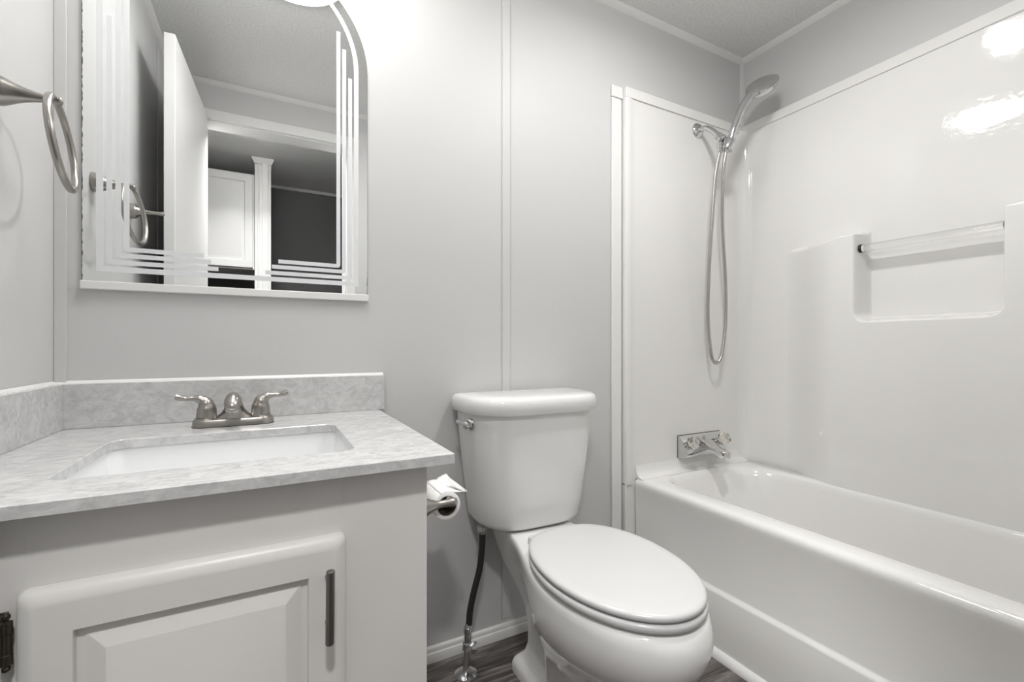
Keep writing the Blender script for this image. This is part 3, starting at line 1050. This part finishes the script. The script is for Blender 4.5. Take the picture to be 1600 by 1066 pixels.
def panel_outline(xp):
    poly = [(1.116, -0.001), (1.116, -0.017), (1.118, -0.0225), (1.122, -0.0248), (1.132, -0.0252), (1.140, -0.0240), (1.150, -0.0212), (1.164, YP)]
    for k in range(13):
        a_ = radians(90 - 90 * k / 12)
        poly.append((xp - RCN + RCN * cos(a_), YP - RCN + RCN * sin(a_)))
    return poly + [(xp, YE), (XR - 0.001, YE), (XR - 0.001, -0.001)]


RCN = 0.05
obj('wall_panel', loft([[(x, y, z) for x, y in panel_outline(xp)] for z, xp in ((0.405, XP), (1.295, XP), (ZP, XP - 0.012))]), M['gelcoat'], sur, ang=40)
obj('side_flange', box(1.116, 1.178, -0.0215, -0.001, 0.0, 0.412), M['gelcoat'], sur, bevel=0.003)
# cove where the end panel meets the tub deck
bm = prism([(YP + 0.004, 0.47), (YP - 0.0005, 0.468), (YP - 0.003, 0.450), (YP - 0.010, 0.436), (YP - 0.022, 0.428), (YP - 0.036, 0.4262), (YP - 0.034, 0.4235), (YP + 0.004, 0.4235)], 'x', 1.164, 1.755)
obj('cove', bm, M['gelcoat'], sur, ang=50)


# moulded lower slab of the long wall with the niche notch
def sdbox(y, z, y0, y1, z0, z1, r):
    cy, cz = (y0 + y1) / 2, (z0 + z1) / 2
    qy = abs(y - cy) - (y1 - y0) / 2 + r
    qz = abs(z - cz) - (z1 - z0) / 2 + r
    return sqrt(max(qy, 0) ** 2 + max(qz, 0) ** 2) + min(max(qy, qz), 0) - r


def sstep(a_, b_, x):
    t = min(1, max(0, (x - a_) / (b_ - a_)))
    return t * t * (3 - 2 * t)


def prof_thick(y, z):
    d2_ = sdbox(y, z, -0.806, -0.474, 0.987, 2.5, 0.028)
    ramp = sstep(0.195, 0.415, -y)
    m1 = 1 - sstep(-0.010, 0.010, z - (1.277 - 0.012 * (1 - sstep(0.28, 0.44, -y))))
    m2 = sstep(-0.010, 0.010, d2_)
    return 0.078 * ramp * m1 * m2


ys = []
y = -0.052
while y > YE:
    ys.append(y)
    near = min(abs(y + 0.474), abs(y + 0.806))
    y -= 0.0025 if near < 0.016 else (0.006 if near < 0.05 else 0.012)
ys.append(YE)
zs = []
z = 0.405
while z < 1.31:
    zs.append(z)
    near = min(abs(z - 0.987), abs(z - 1.275))
    z += 0.0025 if near < 0.016 else (0.006 if near < 0.05 else 0.016)
zs.append(1.312)
bm = bmesh.new()
G = [[bm.verts.new((XP + 0.0006 - prof_thick(y, z), y, z)) for z in zs] for y in ys]
for i in range(len(ys) - 1):
    for j in range(len(zs) - 1):
        bm.faces.new((G[i][j], G[i + 1][j], G[i + 1][j + 1], G[i][j + 1]))
Bk = [[bm.verts.new((XP + 0.006, y, z)) for z in (zs[0], zs[-1])] for y in (ys[0], ys[-1])]
bm.faces.new([G[i][0] for i in range(len(ys))] + [Bk[1][0], Bk[0][0]])
bm.faces.new([G[i][-1] for i in range(len(ys))] + [Bk[1][1], Bk[0][1]])
bm.faces.new(G[0] + [Bk[0][1], Bk[0][0]])
bm.faces.new(G[-1] + [Bk[1][1], Bk[1][0]])
bm.faces.new([Bk[0][0], Bk[0][1], Bk[1][1], Bk[1][0]])
obj('niche_slab', bm, M['gelcoat'], sur, ang=75)
gb = obj('grab_bar', tube([(1.722, -0.480, 1.222), (1.722, -0.8075, 1.222)], 0.0115, 24), M['acrylic'], sur, label='clear acrylic bar across the soap niche')
obj('bar_socket', lathe((1.722, -0.4715, 1.222), (0, -1, 0), [(0.0135, 0), (0.0135, 0.0075), (0.0118, 0.008), (0.0118, 0.005), (0, 0.005)], 20), M['rubber'], gb)

# white edge strips of the surround
bm = bmesh.new()
add_box(bm, 1.0665, 1.1105, -0.0075, -0.0005, 0.0, 1.782)
struct('trim_13', bm, M['plastic'], 'white vertical edge strip at the tub surround', 'trim', bevel=0.0025)
struct('trim_14', box(1.0655, 1.116, -0.0095, -0.0005, 1.7835, 1.8255), M['plastic'], 'white corner piece at the top of the surround edge', 'trim', bevel=0.004)
struct('trim_15', box(1.1165, XR - 0.032, -0.0255, -0.0005, 1.787, 1.8235), M['gelcoat'], 'white top edge strip over the shower end panel', 'trim', bevel=0.0025)
struct('trim_16', box(XR - 0.0315, XR - 0.0005, YE, -0.0005, 1.787, 1.8235), M['gelcoat'], 'white top edge strip over the long surround panel', 'trim', bevel=0.0025)

# ------------------------------------------------------------------ tub faucet
tf = thing('tub_faucet', 'chrome tub faucet with two clear knobs above the tub', 'faucet', (1.49, YP, 0.474))
ex0, ex1 = 1.376, 1.612
bm = bmesh.new()
sec = lambda x, s: [(x, YP + 0.0005, 0.557), (x, YP - 0.006, 0.557), (x + s * 0.004, YP - 0.012, 0.553), (x + s * 0.008, YP - 0.040, 0.497), (x + s * 0.008, YP - 0.042, 0.488), (x + s * 0.006, YP - 0.036, 0.479), (x, YP - 0.010, 0.474), (x, YP + 0.0005, 0.474)]
add_loft(bm, [sec(ex0, 1), sec(ex1, -1)])
es = obj('escutcheon', bm, M['chrome'], tf, ang=30, bevel=0.0015)
obj('gasket', box(ex0 - 0.0008, ex1 + 0.0008, YP - 0.0025, YP + 0.0008, 0.473, 0.558), M['rubber'], tf)
nd = Vector((0, -0.90, 0.44)).normalized()
for kx in (1.403, 1.575):
    o_ = Vector((kx, YP - 0.026, 0.523))
    obj('knob_stem', lathe(o_, nd, [(0.015, -0.004), (0.015, 0.005), (0.008, 0.008), (0.008, 0.018)], 20), M['chrome'], tf)
    d_, u_, v_ = frame_of(nd)
    bm = bmesh.new()
    rings = []
    for r, h in ((0.012, 0.012), (0.018, 0.014), (0.0215, 0.020), (0.0225, 0.034), (0.020, 0.044), (0.014, 0.049), (0.004, 0.0505)):
        rings.append([o_ + d_ * h + (u_ * cos(2 * pi * k / 40) + v_ * sin(2 * pi * k / 40)) * r * (1 + 0.09 * cos(5 * 2 * pi * k / 40)) for k in range(40)])
    add_loft(bm, rings)
    obj('acrylic_knob', bm, M['acrylic_knob'], tf, ang=50, label='clear acrylic lobed knob')
    obj('knob_button', lathe(o_ + d_ * 0.0508, nd, [(0.009, -0.002), (0.009, 0.001), (0, 0.0015)], 18), M['chrome'], tf)
bm = bmesh.new()
rings = []
for yy, zc, hw, hh in ((YP - 0.014, 0.5240, 0.031, 0.026), (YP - 0.034, 0.5200, 0.0265, 0.0230), (YP - 0.056, 0.5150, 0.0220, 0.0175), (YP - 0.080, 0.5085, 0.0190, 0.0140), (YP - 0.104, 0.5015, 0.0185, 0.0135), (YP - 0.110, 0.4990, 0.0185, 0.0150), (YP - 0.128, 0.4945, 0.0180, 0.0150), (YP - 0.131, 0.4940, 0.0165, 0.0135)):
    rings.append([(x, yy, z) for x, z in rrect(1.490 - hw, 1.490 + hw, zc - hh, zc + hh, 0.0035, 3)])
add_loft(bm, rings)
obj('spout', bm, M['chrome'], tf, ang=45)
obj('diverter_knob', lathe((1.490, YP - 0.028, 0.544), (0, -0.35, 1), [(0.004, 0), (0.004, 0.006), (0.0065, 0.008), (0.0065, 0.013), (0, 0.0145)], 16), M['chrome'], tf)

# ------------------------------------------------------------------ shower arm, hand shower and hose
sa = thing('shower_arm', 'chrome shower arm with holder on the surround end panel', 'shower arm', (1.486, YP, 1.748))
obj('flange', lathe((1.486, YP, 1.748), (0, -1, 0), [(0.029, 0), (0.029, 0.003), (0.024, 0.010), (0.014, 0.014), (0.010, 0.014)], 32), M['chrome'], sa)
p_ = spline([(1.486, YP - 0.008, 1.748), (1.489, YP - 0.030, 1.746), (1.494, YP - 0.052, 1.734), (1.499, YP - 0.072, 1.712), (1.502, YP - 0.084, 1.697)], 6)
obj('arm_pipe', tube(p_, 0.0105, 18), M['chrome'], sa)
dd = Vector((0.10, -0.62, -0.75)).normalized()
jo = Vector((1.5015, YP - 0.080, 1.701))
obj('swivel_nut', lathe(jo, dd, [(0.0125, 0), (0.015, 0.002), (0.015, 0.012), (0.0125, 0.014), (0.013, 0.018), (0.017, 0.021), (0.0175, 0.031), (0.014, 0.035), (0.010, 0.036)], 12), M['chrome'], sa, ang=25)
hd = Vector((0.27, -0.27, 0.92)).normalized()         # run of the handle in its holder
hc = Vector((1.515, -0.136, 1.652))
d_, u_, v_ = frame_of(hd)
bm = bmesh.new()
add_lathe(bm, hc - hd * 0.018, hd, [(0.0205, 0), (0.0225, 0.002), (0.0235, 0.036), (0.021, 0.040), (0.012, 0.040)], 28)
obj('holder', bm, M['chrome'], sa)
obj('holder_outlet', lathe(Vector((1.491, -0.118, 1.650)), (0, -0.02, -1), [(0.012, -0.012), (0.012, 0.004), (0.0095, 0.006), (0.0095, 0.022), (0.0075, 0.024)], 18), M['chrome'], sa)

hs = thing('hand_shower', 'chrome hand shower head and looping metal hose in the holder', 'shower head', hc)
hb0 = hc - hd * 0.026
hpath = spline([hb0, hc + hd * 0.02, (1.532, -0.150, 1.722), (1.556, -0.164, 1.790), (1.583, -0.176, 1.834), (1.600, -0.181, 1.852)], 8)
obj('handle', tube(hpath, lerp_list([0.0095, 0.0125, 0.0140, 0.0150, 0.0155, 0.0150], len(hpath)), 22), M['chrome'], hs, ang=70)
# head: rim disc with the spray face on one side and a bulging shell on the other
hcn = Vector((1.634, -0.191, 1.884))
ax = (Vector((1.682, -0.207, 1.930)) - Vector((1.590, -0.178, 1.845))).normalized()
tocam = (Vector((0, -1.26, 0.90)) - hcn).normalized()
vp = (tocam - ax * tocam.dot(ax)).normalized()
lt = ax.cross(vp).normalized()
if lt.x > 0:
    lt = -lt                                          # lt points to the upper left of the picture side
fn = (vp * 0.60 + lt * 0.80).normalized()             # normal of the spray face
sd = fn.cross(ax).normalized()
bm = bmesh.new()
a1, a2 = 0.066, 0.052
rings = []
for sc, h in ((0.90, 0.0025), (0.97, 0.0025), (1.0, 0.0), (1.0, -0.006), (0.96, -0.014), (0.86, -0.022), (0.68, -0.029), (0.42, -0.033), (0.1, -0.0345)):
    rings.append([hcn + fn * h + (ax * a1 * cos(2 * pi * k / 40) + sd * a2 * sin(2 * pi * k / 40)) * sc for k in range(40)])
add_loft(bm, rings)
hh_ = obj('head_shell', bm, M['chrome'], hs, ang=50)
rings = []
bm = bmesh.new()
for sc, h in ((0.90, 0.001), (0.90, 0.0035), (0.86, 0.0045), (0.2, 0.0052)):
    rings.append([hcn + fn * h + (ax * a1 * cos(2 * pi * k / 40) + sd * a2 * sin(2 * pi * k / 40)) * sc for k in range(40)])
add_loft(bm, rings)
obj('spray_face', bm, M['chrome_dull'], hh_, ang=50, label='satin grey spray face')
obj('button', lathe(hcn + fn * 0.004 - ax * (a1 * 0.82), fn, [(0.0075, -0.004), (0.0075, 0.003), (0.005, 0.005), (0, 0.0055)], 18), M['rubber'], hh_, label='black round button at the head neck')
obj('selector', lathe(hcn - fn * 0.026 - ax * 0.042, -fn - ax * 0.2, [(0.006, 0), (0.006, 0.008), (0.003, 0.011), (0, 0.0115)], 14), M['chrome'], hh_)
# hose with fine rings
hpts = [(1.491, -0.119, 1.630), (1.487, -0.108, 1.575), (1.485, -0.100, 1.508), (1.482, -0.090, 1.364), (1.488, -0.074, 1.22), (1.496, -0.062, 1.101), (1.503, -0.055, 1.03), (1.511, -0.053, 0.953), (1.519, -0.058, 0.868), (1.530, -0.060, 0.842), (1.545, -0.062, 0.834), (1.560, -0.065, 0.846), (1.571, -0.068, 0.880), (1.586, -0.070, 0.978), (1.584, -0.074, 1.09), (1.570, -0.080, 1.203), (1.546, -0.090, 1.32), (1.526, -0.102, 1.417), (1.509, -0.118, 1.528), (1.505, -0.126, 1.585), tuple(hb0 + hd * 0.004)]
hp = spline(hpts, 10)
# resample evenly and give alternating radii
seg = [0]
for a_, b_ in zip(hp[:-1], hp[1:]):
    seg.append(seg[-1] + (b_ - a_).length)
tot = seg[-1]
step = 0.0019
path = []
i = 0
for k in range(int(tot / step) + 1):
    s_ = k * step
    while i < len(seg) - 2 and seg[i + 1] < s_:
        i += 1
    t = (s_ - seg[i]) / max(1e-9, seg[i + 1] - seg[i])
    path.append(hp[i].lerp(hp[i + 1], t))
rads = [0.0069 if (k // 1) % 2 else 0.0062 for k in range(len(path))]
obj('hose', tube(path, rads, 12), M['hose'], hs, ang=80, label='ribbed metal hose hanging in a long loop')
